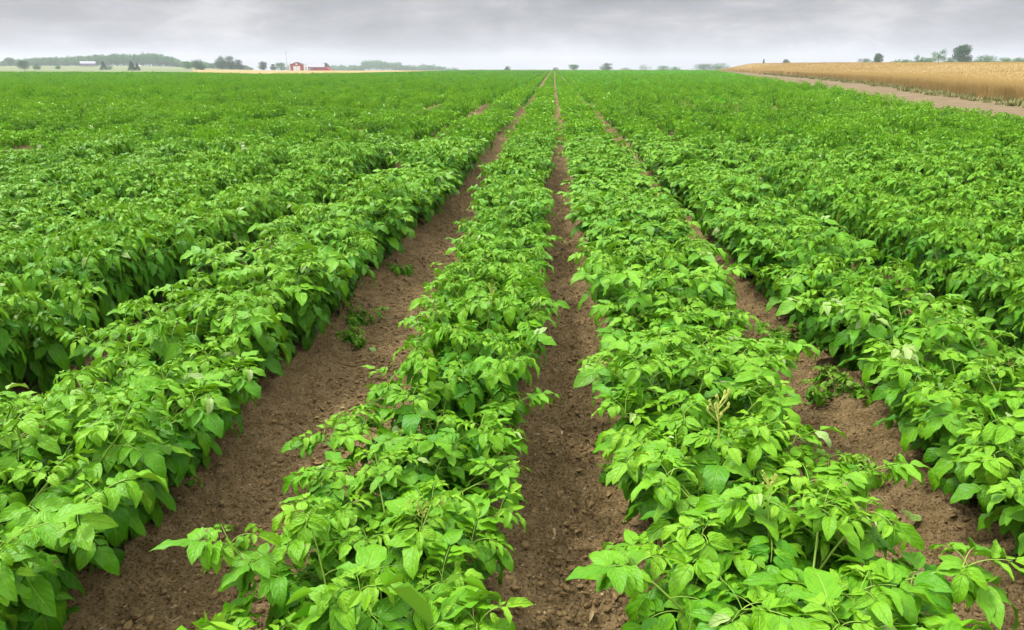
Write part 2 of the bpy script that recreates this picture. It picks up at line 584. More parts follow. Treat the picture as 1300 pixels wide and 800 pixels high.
def plant_skeleton(seed, spread=1.0, height=1.0, wilt=0.0, nstem=7, nodes=7, sag=0.0):
    """leaflet parameter arrays and stalk tubes of one potato plant"""
    r = random.Random(seed)
    lf = []           # P, D, N, L, W, fold, droop, wav, tint, youth, wiltv
    stalks = MB()
    tips = []

    def compound(p0, az, el, ln, size, youth, age_shade_tint, droopy):
        steps = 7
        pts = [np.array(p0, float)]
        e = el
        a = az
        bend = r.uniform(0.09, 0.21) + droopy
        tw = r.uniform(-0.05, 0.05)
        dirs = []
        for i in range(steps):
            d = np.array([math.cos(a) * math.cos(e), math.sin(a) * math.cos(e), math.sin(e)])
            dirs.append(d)
            pts.append(pts[-1] + d * ln / steps)
            e -= bend
            a += tw
        dirs.append(dirs[-1])
        stalks.tube(pts, np.linspace(0.0018, 0.0009, len(pts)) * (0.6 + size * 4), 3)
        pairs = r.choice([3, 3, 3, 4]) if youth < 0.5 else 2
        where = [(1.0, 0)]
        for k in range(pairs):
            t = 0.88 - k * (0.58 / pairs) - 0.04 * r.random()
            where += [(t, 1), (t - 0.02, -1)]
        for t, sd in where:
            i = min(int(t * steps), steps - 1)
            p = pts[i] + (pts[i + 1] - pts[i]) * (t * steps - i)
            dr = dirs[i]
            side = unit(np.cross(dr, np.array([0, 0, 1.0])))
            if sd == 0:
                d = dr + side * r.uniform(-0.15, 0.15)
                sz = size * r.uniform(1.15, 1.45)
            else:
                d = dr * r.uniform(0.35, 0.75) - side * sd * 1.0
                sz = size * (0.74 + 0.32 * t) * r.uniform(0.85, 1.12)
            d = d + np.array([0, 0, r.uniform(-0.30, 0.28) - droopy])
            d = unit(d)
            nn = np.array([0, 0, 1.0]) + np.array([r.gauss(0, .30), r.gauss(0, .30), 0]) + 0.25 * np.array([math.cos(az), math.sin(az), 0])
            if sd:
                nn = nn + side * sd * 0.18
            if r.random() < wilt:
                nn = -nn + np.array([r.gauss(0, .4), r.gauss(0, .4), 0])
            nn = unit(nn - d * np.dot(nn, d))
            p = p + d * 0.006
            lf.append((p, d, nn, sz, sz * r.uniform(0.48, 0.66), (r.uniform(0.15, 0.95) if r.random() < .8 else r.uniform(-.6, 0)) + (0.35 if youth > .5 else 0),
                       r.uniform(0.15, 1.55) + droopy * 1.5, r.random(), age_shade_tint * 0.6 + 0.4 * r.random(), youth * r.uniform(0.5, 1), 0.55 if r.random() < 0.008 else 0.0))

    for s in range(nstem):
        az = 2 * math.pi * (s + r.uniform(-0.3, 0.3)) / nstem
        reach = (0.05 if s == 0 else r.uniform(0.15, 0.31)) * spread
        top = (0.36 if s == 0 else r.uniform(0.24, 0.36)) * height - sag * r.uniform(0.3, 1.0) * 0.3
        p0 = np.array([r.uniform(-.05, .05), r.uniform(-.05, .05), -0.02])
        p2 = np.array([math.cos(az) * reach, math.sin(az) * reach, max(top, 0.05)])
        p1 = (p0 + p2) / 2 + np.array([-math.cos(az) * 0.04, -math.sin(az) * 0.04, 0.05])
        pts = [(1 - t) ** 2 * p0 + 2 * t * (1 - t) * p1 + t * t * p2 for t in np.linspace(0, 1, 8)]
        stalks.tube(pts, np.linspace(0.0048, 0.0022, 8), 5)
        ga = r.uniform(0, 6.28)
        for k in range(nodes):
            t = 0.22 + 0.76 * k / (nodes - 1)
            i = min(int(t * 7), 6)
            p = pts[i] + (pts[i + 1] - pts[i]) * (t * 7 - i)
            ga += 2.4
            a = ga
            # pull the leaf azimuth outwards
            dx, dy = math.cos(a) + 0.75 * math.cos(az) * (s > 0), math.sin(a) + 0.75 * math.sin(az) * (s > 0)
            a = math.atan2(dy, dx)
            low = 1 - t
            size = r.uniform(0.054, 0.090) * (0.72 + 0.55 * (1 - abs(t - 0.55) * 1.3))
            ln = r.uniform(0.10, 0.165) * (0.65 + 0.5 * low)
            compound(p, a, R(r.uniform(25, 60)) - low * 0.5 - sag * .6, ln, size, 0.0 if t < 0.85 else r.uniform(0.0, 0.35), 0.05 + 0.85 * t + r.uniform(-.2, .2), 0.10 * low + sag * 0.12)  # lower leaves darker: older growth, plus canopy shade painted into the tint
        for k in range(3):
            ga += 2.1
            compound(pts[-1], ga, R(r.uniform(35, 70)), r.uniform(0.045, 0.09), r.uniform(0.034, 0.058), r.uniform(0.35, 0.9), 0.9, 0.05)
        tips.append(pts[-1])
    cols = list(zip(*lf))
    A = [np.array(c, float) for c in cols]
    return A, stalks, tips


def foliage_mesh(A, name, mat):
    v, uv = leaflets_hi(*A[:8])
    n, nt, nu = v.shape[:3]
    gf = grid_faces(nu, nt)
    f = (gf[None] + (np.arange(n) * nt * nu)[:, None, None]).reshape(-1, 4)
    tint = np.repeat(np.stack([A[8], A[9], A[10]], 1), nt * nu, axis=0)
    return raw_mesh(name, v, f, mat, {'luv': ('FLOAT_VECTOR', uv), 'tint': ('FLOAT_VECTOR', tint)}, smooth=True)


NVAR = 12
VARS = []
for i in range(NVAR):
    A, st, tips = plant_skeleton(100 + i, spread=random.uniform(1.12, 1.32), height=random.uniform(1.10, 1.30), nstem=11, nodes=9)
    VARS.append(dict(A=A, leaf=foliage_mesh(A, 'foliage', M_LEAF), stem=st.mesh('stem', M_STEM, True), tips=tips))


def flower_mesh(seed, buds=False):
    r = random.Random(seed)
    mb = MB()
    if buds:       # upright stalk carrying a loose head of pale buds
        pts = [(0, 0, 0), (0.004, 0.002, 0.05), (0.01, 0.0, 0.10), (0.012, 0.004, 0.15)]
        mb.tube(pts, [0.003, 0.0026, 0.002, 0.0015], 5)
        for k in range(11):
            a, h = r.uniform(0, 6.28), r.uniform(0.08, 0.16)
            e = (0.012 + math.cos(a) * 0.03, math.sin(a) * 0.03, h + 0.02)
            mb.tube([(0.01, 0, h - 0.01), e, (e[0], e[1], e[2] + 0.012), (e[0], e[1], e[2] + 0.02)], [0.0012, 0.004, 0.0055, 0.001], 5)
    else:
        for k in range(6):
            cx, cy, cz = r.uniform(-.035, .035), r.uniform(-.035, .035), r.uniform(0.02, 0.06)
            tilt = r.uniform(-.5, .5)
            mb.tube([(0, 0, 0), (cx * .6, cy * .6, cz * .6), (cx, cy, cz)], [0.002, 0.0015, 0.0015], 4)
            for p in range(5):
                a = p * 1.2566 + r.random() * .2
                w = 0.35
                c, s_ = math.cos, math.sin
                q = [(cx, cy, cz), (cx + c(a - w) * .017, cy + s_(a - w) * .017, cz + .004 + tilt * .01), (cx + c(a) * .024, cy + s_(a) * .024, cz + tilt * .015), (cx + c(a + w) * .017, cy + s_(a + w) * .017, cz + .004 + tilt * .01)]
                mb.add(q, [(0, 1, 2, 3)])
    return mb


FLOWER = [flower_mesh(k).mesh('flower', M_PETAL) for k in range(3)]
BUDS = flower_mesh(9, True).mesh('bud_stalk', M_BUD, True)

# ------------------------------------------------------------------ potato plants, one by one
ROWSPEC = {  # row centre: spread, height
    -1.66: (1.12, 1.12), -0.37: (0.91, 1.02), 0.68: (1.15, 1.06), 1.78: (1.12, 1.10), -2.82: (0.93, 1.14),
}
GAP_PATCH = (5.9, 42, 0.9, 16)      # thin spot in the crop


def camspace(X, Y, Z):
    """depth and image column/row of a world point, only used to find which plants are in view"""
    c, s = math.cos(YAW), math.sin(YAW)
    xc = X * c + Y * s
    yc = -X * s + Y * c
    zc = Z - EYE
    d = yc * math.cos(PITCH) - zc * math.sin(PITCH)
    u = yc * math.sin(PITCH) + zc * math.cos(PITCH)
    return d, 650 + FPX * xc / np.maximum(d, .01), 400 - FPX * u / np.maximum(d, .01)


def place_all(ymax):
    PX, PY, RI = [], [], []
    for ri, rx in enumerate(ROWS):
        r = random.Random(ri * 7 + 3)
        y = 0.9 + r.random() * 0.3
        wide = abs(rx) > ymax * 0.85 + 3
        if wide:
            continue
        while y < ymax:
            PX.append(rx + r.gauss(0, 0.035)); PY.append(y); RI.append(ri)
            y += 0.35 * r.uniform(0.85, 1.18)
    return np.array(PX), np.array(PY), np.array(RI)


ROWJIT = 0
px_, py_, ri_ = place_all(62)
keep = in_field(px_, py_)
px_, py_, ri_ = px_[keep], py_[keep], ri_[keep]
d_, u_, v_ = camspace(px_, py_, terrain(px_, py_) + 0.3)
dist = np.hypot(px_, py_)
vis = (d_ > 0.6) & (u_ > -FPX * 0.45 / d_) & (u_ < 1300 + FPX * 0.45 / d_) & (v_ < 800 + FPX * 0.33 / d_)
order = np.argsort(dist + (~vis) * 1000)
NEAR = order[:300]
near_set = np.zeros(len(px_), bool); near_set[NEAR] = True
NEAR_MAX = dist[NEAR].max()

c_row = int(np.argmin(np.abs(ROWS + 0.37)))
ORD = "first second third fourth fifth sixth seventh eighth ninth tenth eleventh twelfth thirteenth fourteenth fifteenth sixteenth seventeenth eighteenth nineteenth twentieth".split()
TENS = {2: 'twenty', 3: 'thirty', 4: 'forty', 5: 'fifty'}


def ordinal(n):
    if n <= 20:
        return ORD[n - 1]
    if n % 10 == 0:
        return {3: 'thirtieth', 4: 'fortieth', 5: 'fiftieth'}[n // 10]
    return TENS[n // 10] + '-' + ORD[n % 10 - 1]


def row_words(ri):
    k = ri - c_row
    if k == 0:
        return "row between the wide and narrow furrows"
    if k > 0:
        return ["row just", "second row", "third row", "fourth row", "fifth row", "sixth row", "seventh row", "eighth row", "ninth row", "tenth row", "eleventh row"][k - 1] + " right of the narrow furrow"
    return ["row just", "second row", "third row", "fourth row", "fifth row", "sixth row", "seventh row", "eighth row", "ninth row", "tenth row", "eleventh row"][-k - 1] + " left of the wide furrow"


PLANTS = {}
for ri in sorted(set(ri_[NEAR])):
    idx = [i for i in NEAR if ri_[i] == ri]
    idx.sort(key=lambda i: py_[i])
    for n, i in enumerate(idx):
        r = random.Random(int(i) * 13 + 5)
        spec = min(ROWSPEC.items(), key=lambda kv: abs(kv[0] - ROWS[ri]))
        sp, ht = spec[1] if abs(spec[0] - ROWS[ri]) < 0.1 else (0.90, 1.12)
        sp *= r.uniform(0.93, 1.07)
        ht *= r.uniform(0.90, 1.10) * (1 + 0.42 * float(vnoise(px_[i] * 1.0 + ri * 5.3, py_[i] * 0.9, 77)))
        xo = 0.0
        if -1 <= ri - c_row <= 1 and py_[i] > 4:
            sp *= 1 + 0.08 * min((py_[i] - 4) / 4, 1)
        if ri == c_row and py_[i] < 2.6:
            sp *= 1.10; xo = -0.08
        if ri == c_row + 1 and py_[i] < 2.6:
            xo = -0.06
        if ri == c_row - 1 and py_[i] > 5:
            xo = 0.10 * min((py_[i] - 5) / 6, 1)
        zz = float(soil_height(np.array([px_[i]]), np.array([py_[i]]))[0])
        o = empty('potato_plant', (px_[i] + xo, py_[i], zz - 0.005), r.uniform(0, 6.283))
        o.scale = (sp, sp, ht)
        tag(o, "%s potato plant from the front in the %s" % (ordinal(n + 1), row_words(ri)), "potato plant", "potato plants in the near rows")
        var = VARS[r.randrange(NVAR)]
        link('foliage', var['leaf'], o)
        link('stem', var['stem'], o)
        PLANTS[int(i)] = (o, var)


def nearest_plant(x, y, rx=None):
    return min(PLANTS.values(), key=lambda ov: (ov[0].location.x - x) ** 2 + (ov[0].location.y - y) ** 2)


print('plants', len(PLANTS), 'near max', NEAR_MAX)

# ------------------------------------------------------------------ the rest of the crop: one mass
def variant_lo(A, keepn, grow, r):
    n = len(A[0])
    hgt = A[0][:, 2] + 0.25 * np.hypot(A[0][:, 0], A[0][:, 1])
    w = hgt.argsort()[::-1]
    if keepn < n:
        top = w[:int(n * 0.8)]
        sel = r.choice(top, keepn, replace=False)
    else:
        sel = np.arange(n)
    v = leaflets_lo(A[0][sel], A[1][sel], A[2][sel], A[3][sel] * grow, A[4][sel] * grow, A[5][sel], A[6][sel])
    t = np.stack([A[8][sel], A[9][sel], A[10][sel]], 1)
    return v, t


cropV, cropT = [], []


def scatter(PX, PY, keepn, grow, zoff=0.0, seed=0):
    r = np.random.default_rng(seed)
    base = [variant_lo(VARS[k % NVAR]['A'], keepn, grow, r) for k in range(NVAR)]
    which = r.integers(0, NVAR, len(PX))
    PZ = soil_height(PX, PY)
    for k in range(NVAR):
        m = which == k
        n = m.sum()
        if not n:
            continue
        v, t = base[k]
        a = r.uniform(0, 6.283, n)
        farr = np.where(PY[m] > 24, 1.0, 0.0)
        und = vnoise(PX[m] * 1.9, PY[m] * 0.9, 77) + 0.8 * vnoise(PX[m] * .5, PY[m] * .25, 78)
        s = r.uniform(0.86, 1.0, n) * (1 - 0.10 * farr) * np.where(PY[m] > 45, 0.80, 1.0) * r.choice([1.0, 0.72], n, p=[.88, .12])
        hs = 1.10 + r.uniform(-0.12, 0.12, n) * (1 + 0.7 * farr) + (0.48 + 0.30 * farr) * und
        ca, sa = (np.cos(a) * s)[:, None, None], (np.sin(a) * s)[:, None, None]
        cen = (np.abs(PX[m] + 0.5) < 1.5)
        sqz = np.where(cen, 1.24, np.where(np.abs(PX[m] - 1.78) < .3, 1.0, 0.82 - 0.20 * farr))[:, None, None]
        x = (v[None, ..., 0] * ca - v[None, ..., 1] * sa) * sqz + (PX[m] + 0.10 * (np.abs(PX[m] + 1.66) < .2))[:, None, None]
        y = v[None, ..., 0] * sa + v[None, ..., 1] * ca + PY[m][:, None, None]
        zc = v[None, ..., 2] * hs[:, None, None] + PZ[m][:, None, None] + zoff
        cropV.append(np.stack([x, y, zc], -1).reshape(-1, 3).astype(np.float32))
        tt = np.broadcast_to(t[None, :, None, :], (n, t.shape[0], 6, 3)).copy()
        tt[..., 0] = np.clip(tt[..., 0] + r.normal(0, 0.10, n)[:, None, None], 0, 1)
        tt[..., 0] = np.clip(tt[..., 0] + (0.20 * farr)[:, None, None] + 0.20 * np.clip(r.normal(0, 1, n), -1.5, 1.5)[:, None, None], 0, 1)
        cropT.append(tt.reshape(-1, 3).astype(np.float32))


# the crop goes on past the frame's edges
wide = (d_ > 0.3) & (u_ > -FPX * 2.6 / np.maximum(d_, .3)) & (u_ < 1300 + FPX * 2.6 / np.maximum(d_, .3))
rest = ~near_set & wide
thin = (np.abs(px_ - GAP_PATCH[0]) < GAP_PATCH[2]) & (np.abs(py_ - GAP_PATCH[1]) < GAP_PATCH[3]) & (rng.random(len(px_)) < 0.55)
rest &= ~thin
rest &= ~((vnoise(px_ * 3.1 + 40, py_ * 1.1, 91) > 0.27) & (dist > 13) & (np.abs(px_ + 0.5) > 1.5))
mA = rest & (dist < 24)
mB = rest & (dist >= 24) & (dist < 60)
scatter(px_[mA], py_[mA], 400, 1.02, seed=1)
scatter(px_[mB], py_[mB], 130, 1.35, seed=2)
print('mid plants', mA.sum(), mB.sum())


def far_points(y0, y1, step, seed):
    r = np.random.default_rng(seed)
    X, Y = [], []
    for rx in ROWS:
        yy = np.arange(y0, y1, step) + r.uniform(0, step)
        k = rx / yy
        m = (k > -0.86) & (k < 0.75)
        yy = yy[m]
        X.append(np.full(len(yy), rx) + r.normal(0, 0.05, len(yy))); Y.append(yy + r.normal(0, step * .2, len(yy)))
    X, Y = np.concatenate(X), np.concatenate(Y)
    dd = np.hypot(X, Y)
    m = in_field(X, Y) & (dd >= 60) & ((vnoise(X * 2.1 + 40, Y * .35, 92) < 0.30) | (np.abs(X + 0.5) < 1.5))
    return X[m], Y[m]


fx, fy = far_points(35, 140, 0.55, 3)
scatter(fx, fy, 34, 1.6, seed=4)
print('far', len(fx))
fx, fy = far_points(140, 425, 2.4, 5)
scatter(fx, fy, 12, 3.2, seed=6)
print('vfar', len(fx))
cv = np.concatenate(cropV)
ct = np.concatenate(cropT)
nl = len(cv) // 6
cf = (LO_FACES[None] + (np.arange(nl) * 6)[:, None, None]).reshape(-1, 4)
# canopy undersides: low leafy ridge along every row further out, so the rows close up
sy = np.concatenate([np.arange(30, 60, 0.5), np.arange(60, 140, 1.2), np.arange(140, 426, 5.0)])
prof_u = np.array([-0.32, -0.22, 0.0, 0.22, 0.32])
prof_h = np.array([0.02, 0.24, 0.37, 0.24, 0.02])
bv, bf, off = [], [], 0
for rx in ROWS:
    k = rx / sy
    ok = (k > -0.9) & (k < 0.78) & in_field(np.full_like(sy, rx), sy) & (np.hypot(rx, sy) > 34)
    yy = sy[ok]
    if len(yy) < 2:
        continue
    X = rx + prof_u[None] * (1.30 if abs(rx + .5) < 1.5 else 0.85) + rng.normal(0, .03, (len(yy), 5))
    Y = np.repeat(yy[:, None], 5, 1)
    Z = terrain(X, Y) + prof_h[None] * (1 + rng.normal(0, .16, (len(yy), 1)))
    if abs(rx - GAP_PATCH[0]) < 0.95:
        Z -= 0.4 * ((np.abs(Y - GAP_PATCH[1]) < GAP_PATCH[3]) & (rng.random((len(yy), 1)) < .6))
    bv.append(np.stack([X, Y, Z], -1).reshape(-1, 3)); bf.append(grid_faces(5, len(yy), off)); off += len(yy) * 5
bv = np.concatenate(bv)
bt = np.stack([rng.uniform(0, .6, len(bv)), np.zeros(len(bv)), np.zeros(len(bv))], 1)
# white flower heads dotted over the mass
fr = np.random.default_rng(21)
fl_i = fr.choice(np.where(mA | mB)[0], 46, replace=False)
av, at_ = np.concatenate([cv, bv]), np.concatenate([ct, bt])
af = np.concatenate([cf, np.concatenate(bf) + len(cv)])
me = raw_mesh('potato_crop', av, af, M_LEAF_FAR, {'tint': ('FLOAT_VECTOR', at_)})
me.materials.append(M_LEAF_LOW)
me.polygons.foreach_set('material_index', (np.arange(len(af)) >= len(cf)).astype(np.int32))
crop = tag(link('potato_crop', me), "mass of green potato plants filling the field behind the near rows", "potato crop", kind='stuff')
del cropV, cropT, cv, ct
fm = MB()
for i in fl_i:
    zz = float(terrain(px_[i], py_[i])) + 0.50
    for q in range(7):
        a, rr_ = fr.uniform(0, 6.28), fr.uniform(0, .06)
        x, y = px_[i] + math.cos(a) * rr_, py_[i] + math.sin(a) * rr_
        s = fr.uniform(.018, .03)
        h = zz + fr.uniform(-.03, .04)
        fm.add([(x - s, y, h), (x, y - s, h + .012), (x + s, y, h), (x, y + s, h + .012)], [(0, 1, 2, 3)])
fm_me = fm.mesh('white_flowers', M_PETAL)
fo = link('white_flowers', fm_me)
tag(fo, "small white potato flowers dotted over the far crop", "flowers", kind='stuff')

# ------------------------------------------------------------------ wheat
def wheat():
    r = np.random.default_rng(31)
    V, F, T = [], [], []
    # body of the stand: slightly bumpy sheet below the ears, standing front face at the track
    wy = np.concatenate([np.arange(-10, 120, 1.2), np.arange(120, 620, 6.0)])
    wu = np.concatenate([[0, 0.001], np.linspace(0.004, 1, 60) ** 1.8])
    WY, WU = np.meshgrid(wy, wu, indexing='ij')
    WX = wheat_edge(WY) + 0.35 * vnoise(WY * .5, WY * 0, 3) + WU * 480 + 0.15
    h = np.where(WU <= 0, 0.0, 0.74) + 0.05 * vnoise(WX * .8, WY * .8, 9)
    bodyv = np.stack([WX, WY, terrain(WX, WY) + h], -1).reshape(-1, 3)
    bodyf = grid_faces(len(wu), len(wy))
    # stalks and ears as thin upright blades
    def blades(X, Y, hgt, wid):
        n = len(X)
        a = r.uniform(0, 6.28, n)
        lx, ly = r.normal(0, .09, n) + 0.05, r.normal(0, .09, n)
        z0 = terrain(X, Y)
        dx, dy = np.cos(a) * wid / 2, np.sin(a) * wid / 2
        q = np.stack([np.stack([X - dx, Y - dy, z0 + 0 * X], -1), np.stack([X + dx, Y + dy, z0 + 0 * X], -1),
                      np.stack([X + dx + lx, Y + dy + ly, z0 + hgt], -1), np.stack([X - dx + lx, Y - dy + ly, z0 + hgt * .97], -1)], 1)
        return q.reshape(-1, 3), r.random(n)
    out = []
    n = 320000
    Y = 14 + 116 * r.random(n) ** 1.2
    X = wheat_edge(Y) + 0.35 * vnoise(Y * .5, Y * 0, 3) + r.exponential(1.2, n)
    out.append(blades(X, Y, r.uniform(.70, .92, n), r.uniform(.006, .018, n)))
    n = 240000
    Y = 10 + 260 * r.random(n) ** 1.3
    X = wheat_edge(Y) + 1 + 220 * r.random(n) ** 1.6
    dd = np.hypot(X, Y)
    out.append(blades(X, Y, r.uniform(.74, .90, n), 0.012 + dd * .00045))
    n = 50000
    Y = 130 + 400 * r.random(n)
    X = wheat_edge(Y) + 260 * r.random(n) ** 1.8
    out.append(blades(X, Y, r.uniform(.74, .92, n), np.full(n, .35)))
    bv_ = np.concatenate([o[0] for o in out])
    tt = np.repeat(np.concatenate([o[1] for o in out]), 4)
    nb = len(bv_) // 4
    bf_ = np.arange(nb * 4).reshape(-1, 4) + len(bodyv)
    t_all = np.concatenate([r.uniform(.2, .6, len(bodyv)), tt])
    m, t, o = new_mat('ripe_wheat')
    at = N(t, 'ShaderNodeAttribute', attribute_name='tone')
    geo = N(t, 'ShaderNodeNewGeometry')
    mp = N(t, 'ShaderNodeMapping'); mp.inputs['Scale'].default_value = (0.5, 0.12, 1)
    L(t, geo.outputs['Position'], mp.inputs['Vector'])
    big = noise(t, mp.outputs[0], 0.22, 4, 0.6)
    f = math_node(t, 'ADD', math_node(t, 'MULTIPLY', at.outputs['Fac'], 0.5), math_node(t, 'MULTIPLY', big, 0.6))
    col = ramp(t, f, [(0.15, (0.38, 0.260, 0.090)), (0.5, (0.48, 0.345, 0.130)), (0.85, (0.55, 0.41, 0.17))])
    p = principled(t, col, 0.8, 0.2)
    tr = N(t, 'ShaderNodeBsdfTranslucent'); L(t, col, tr.inputs[0])
    mx = N(t, 'ShaderNodeMixShader'); mx.inputs[0].default_value = 0.42
    L(t, p.outputs[0], mx.inputs[1]); L(t, tr.outputs[0], mx.inputs[2]); L(t, mx.outputs[0], o.inputs[0])
    me = raw_mesh('wheat', np.concatenate([bodyv, bv_]), np.concatenate([bodyf, bf_]), m, {'tone': ('FLOAT', t_all)})
    tag(link('wheat', me), "ripe golden wheat standing beyond the dirt track", "wheat", kind='stuff')


wheat()


# grass verge at the foot of the wheat
def verge():
    r = np.random.default_rng(41)
    V, T = [], []
    nt = 900
    Y = 16 + 150 * r.random(nt) ** 1.5
    X = wheat_edge(Y) - r.uniform(-0.2, 1.3, nt) * (0.4 + vnoise(Y * .3, Y * 0, 7) + .5)
    for x, y in zip(X, Y):
        k = 16
        hh = r.uniform(.12, .42)
        a = r.uniform(0, 6.28, k)
        dx, dy = np.cos(a), np.sin(a)
        w = 0.012 + 0.0006 * y
        l = r.uniform(.05, .22, k)
        z0 = float(terrain(x, y)) + 0.03
        bx, by = x + r.normal(0, .09, k), y + r.normal(0, .09, k)
        q = np.stack([np.stack([bx - dy * w, by + dx * w, np.full(k, z0)], -1), np.stack([bx + dy * w, by - dx * w, np.full(k, z0)], -1),
                      np.stack([bx + dx * l, by + dy * l, z0 + hh * r.uniform(.6, 1, k)], -1)], 1)
        V.append(q.reshape(-1, 3))
    V = np.concatenate(V)
    m = simple_mat('dry_verge_grass', (0.13, 0.17, 0.045), (0.38, 0.33, 0.15), 1.2, 0.9, 0.1)
    tag(link('verge_grass', raw_mesh('verge_grass', V, np.arange(len(V)).reshape(-1, 3), m)), "weedy grass tufts along the foot of the wheat", "grass", kind='stuff')


verge()


# ------------------------------------------------------------------ soil litter
def ico():
    import bmesh
    bm = bmesh.new()
    bmesh.ops.create_icosphere(bm, subdivisions=1, radius=1.0)
    v = np.array([p.co[:] for p in bm.verts]); f = np.array([[p.index for p in q.verts] for q in bm.faces])
    bm.free()
    return v, f


IV, IF = ico()


def litter(name, n, xf, yf, smin, smax, flat, mat, label, seed, sink=0.3, power=2.5):
    r = np.random.default_rng(seed)
    X, Y = xf(r, n), yf(r, n)
    S = smin + (smax - smin) * r.random(n) ** power
    jit = 1 + r.normal(0, .20, (n, len(IV), 1))
    v = IV[None] * jit
    sc = np.stack([S * r.uniform(.7, 1.3, n), S * r.uniform(.5, 1.0, n), S * flat * r.uniform(.6, 1.2, n)], -1)
    v = v * sc[:, None]
    tx = r.normal(0, .35, n)
    c, s = np.cos(tx)[:, None], np.sin(tx)[:, None]
    v = np.stack([v[..., 0], v[..., 1] * c - v[..., 2] * s, v[..., 1] * s + v[..., 2] * c], -1)
    a = r.uniform(0, 6.28, n)
    c, s = np.cos(a)[:, None], np.sin(a)[:, None]
    v = np.stack([v[..., 0] * c - v[..., 1] * s, v[..., 0] * s + v[..., 1] * c, v[..., 2]], -1)
    Z = soil_height(X, Y) + S * flat * (1 - sink)
    v = v + np.stack([X, Y, Z], -1)[:, None]
    f = (IF[None] + (np.arange(n) * len(IV))[:, None, None]).reshape(-1, 3)
    tag(link(name, raw_mesh(name, v, f, mat)), label, name.replace('_', ' '), kind='stuff')


def fur_x(r, n):
    c = r.choice([-1.03, 0.12, 1.20, -2.42, 2.27], n, p=[.46, .22, .22, .06, .04])
    return c + r.normal(0, .17, n)


def near_y(r, n):
    return 1.7 + 9.5 * r.random(n) ** 1.5


litter('soil_clods', 14000, fur_x, near_y, 0.002, 0.017, 0.7, M_CLOD, "crumbly dark soil clods lying in the furrows", 51, 0.35, 3.0)
litter('clods_ridge', 10, fur_x, near_y, 0.003, 0.01, 0.75, M_CLOD, "x", 50) if False else None
litter('stone_chips', 5200, fur_x, near_y, 0.0018, 0.0085, 0.38, M_PEB, "pale stone chips and dry crumbs scattered over the furrow soil", 52, 0.3, 2.6)


def straw():
    r = np.random.default_rng(61)
    mb = MB()
    for k in range(260):
        x, y = float(fur_x(r, 1)[0]), 1.8 + 5.5 * r.random() ** 1.4
        a, l = r.uniform(0, 3.14), r.uniform(.015, .06)
        dx, dy = math.cos(a) * l / 2, math.sin(a) * l / 2
        z0 = float(soil_height(np.array([x]), np.array([y]))[0]) + .003
        b = r.normal(0, .006)
        mb.tube([(x - dx, y - dy, z0 + .002), (x + b, y + b, z0 + .004), (x + dx, y + dy, z0 + .001)], [.0008, .0011, .0007], 3)
    m = simple_mat('dry_straw', (0.34, 0.24, 0.13), (0.52, 0.40, 0.24), 30, .8, .2)
    tag(mb.build('straw_bits', m), "dry straw and root bits on the furrow soil", "straw", kind='stuff')


straw()


def dead_leaves():
    r = np.random.default_rng(71)
    n = 90
    X, Y = fur_x(r, n), 1.8 + 6.5 * r.random(n) ** 1.4
    a = r.uniform(0, 6.28, n)
    D = unit(np.stack([np.cos(a), np.sin(a), r.normal(.1, .15, n)], 1))
    Nn = np.stack([r.normal(0, .3, n), r.normal(0, .3, n), np.ones(n)], 1)
    Nn = unit(Nn - D * (D * Nn).sum(1, keepdims=True))
    P = np.stack([X, Y, soil_height(X, Y) + .008], 1)
    sz = r.uniform(.015, .045, n)
    o = link('leaf_litter', foliage_mesh([P, D, Nn, sz, sz * .5, r.uniform(.2, 1, n), r.uniform(.2, 1.8, n), r.random(n), r.random(n), r.random(n), r.random(n)], 'leaf_litter', M_DRYLEAF))
    tag(o, "small dry brown leaf scraps on the furrow soil", "leaf litter", kind='stuff')


dead_leaves()

# ------------------------------------------------------------------ special near things
def ground_pt(px, py, z=0.05):
    """where the sight line of a photo pixel meets height z"""
    dx, uy = (px - 650) / FPX, (400 - py) / FPX
    yc, zc = math.cos(PITCH) + uy * math.sin(PITCH), -math.sin(PITCH) + uy * math.cos(PITCH)
    t = (z - EYE) / zc
    xc, yc = dx * t, yc * t
    return xc * math.cos(YAW) - yc * math.sin(YAW), xc * math.sin(YAW) + yc * math.cos(YAW)


def loose_leaf(px, py, size, az, label, curl=0.7, wilt=0.0, flip=False, tint=.5):
    x, y = ground_pt(px, py, 0.02)
    z0 = float(soil_height(np.array([x]), np.array([y]))[0])
    d = np.array([math.cos(az), math.sin(az), 0.12]); d = unit(d)
    nn = np.array([0.15, -0.2, 1.0]) * (-1 if flip else 1)
    nn = unit(nn - d * nn.dot(d))
    A = [np.array([q]) for q in (np.zeros(3), d, nn, size, size * .6, .45, curl, .3, tint, 0.1, wilt)]
    me = foliage_mesh(A, 'fallen_leaf', M_LEAF)
    o = link('fallen_leaf', me)
    o.location = (x, y, z0 + 0.012)
    tag(o, label, "leaf", "fallen potato leaves on the soil")
    return o


loose_leaf(245, 640, 0.055, 1.8, "small green leaf fallen at the left edge of the wide furrow", .3)
loose_leaf(470, 437, 0.075, -0.9, "pale curled leaf fallen on the soil midway up the wide furrow", 1.4, .35)
loose_leaf(1252, 727, 0.05, 0.5, "small chewed green leaf on bare soil at the lower right", .3)
loose_leaf(1135, 655, 0.075, 2.7, "dark green fallen leaf below the trampled sprig, right furrow", .6, 0, False, .15)
loose_leaf(1168, 668, 0.085, 3.0, "pale upturned fallen leaf beside the lowest plant of the right furrow", .5, .5, True)
loose_leaf(1150, 668, 0.06, -2.2, "narrow dark leaf lying between two fallen leaves, right furrow", .8, 0, False, .1)


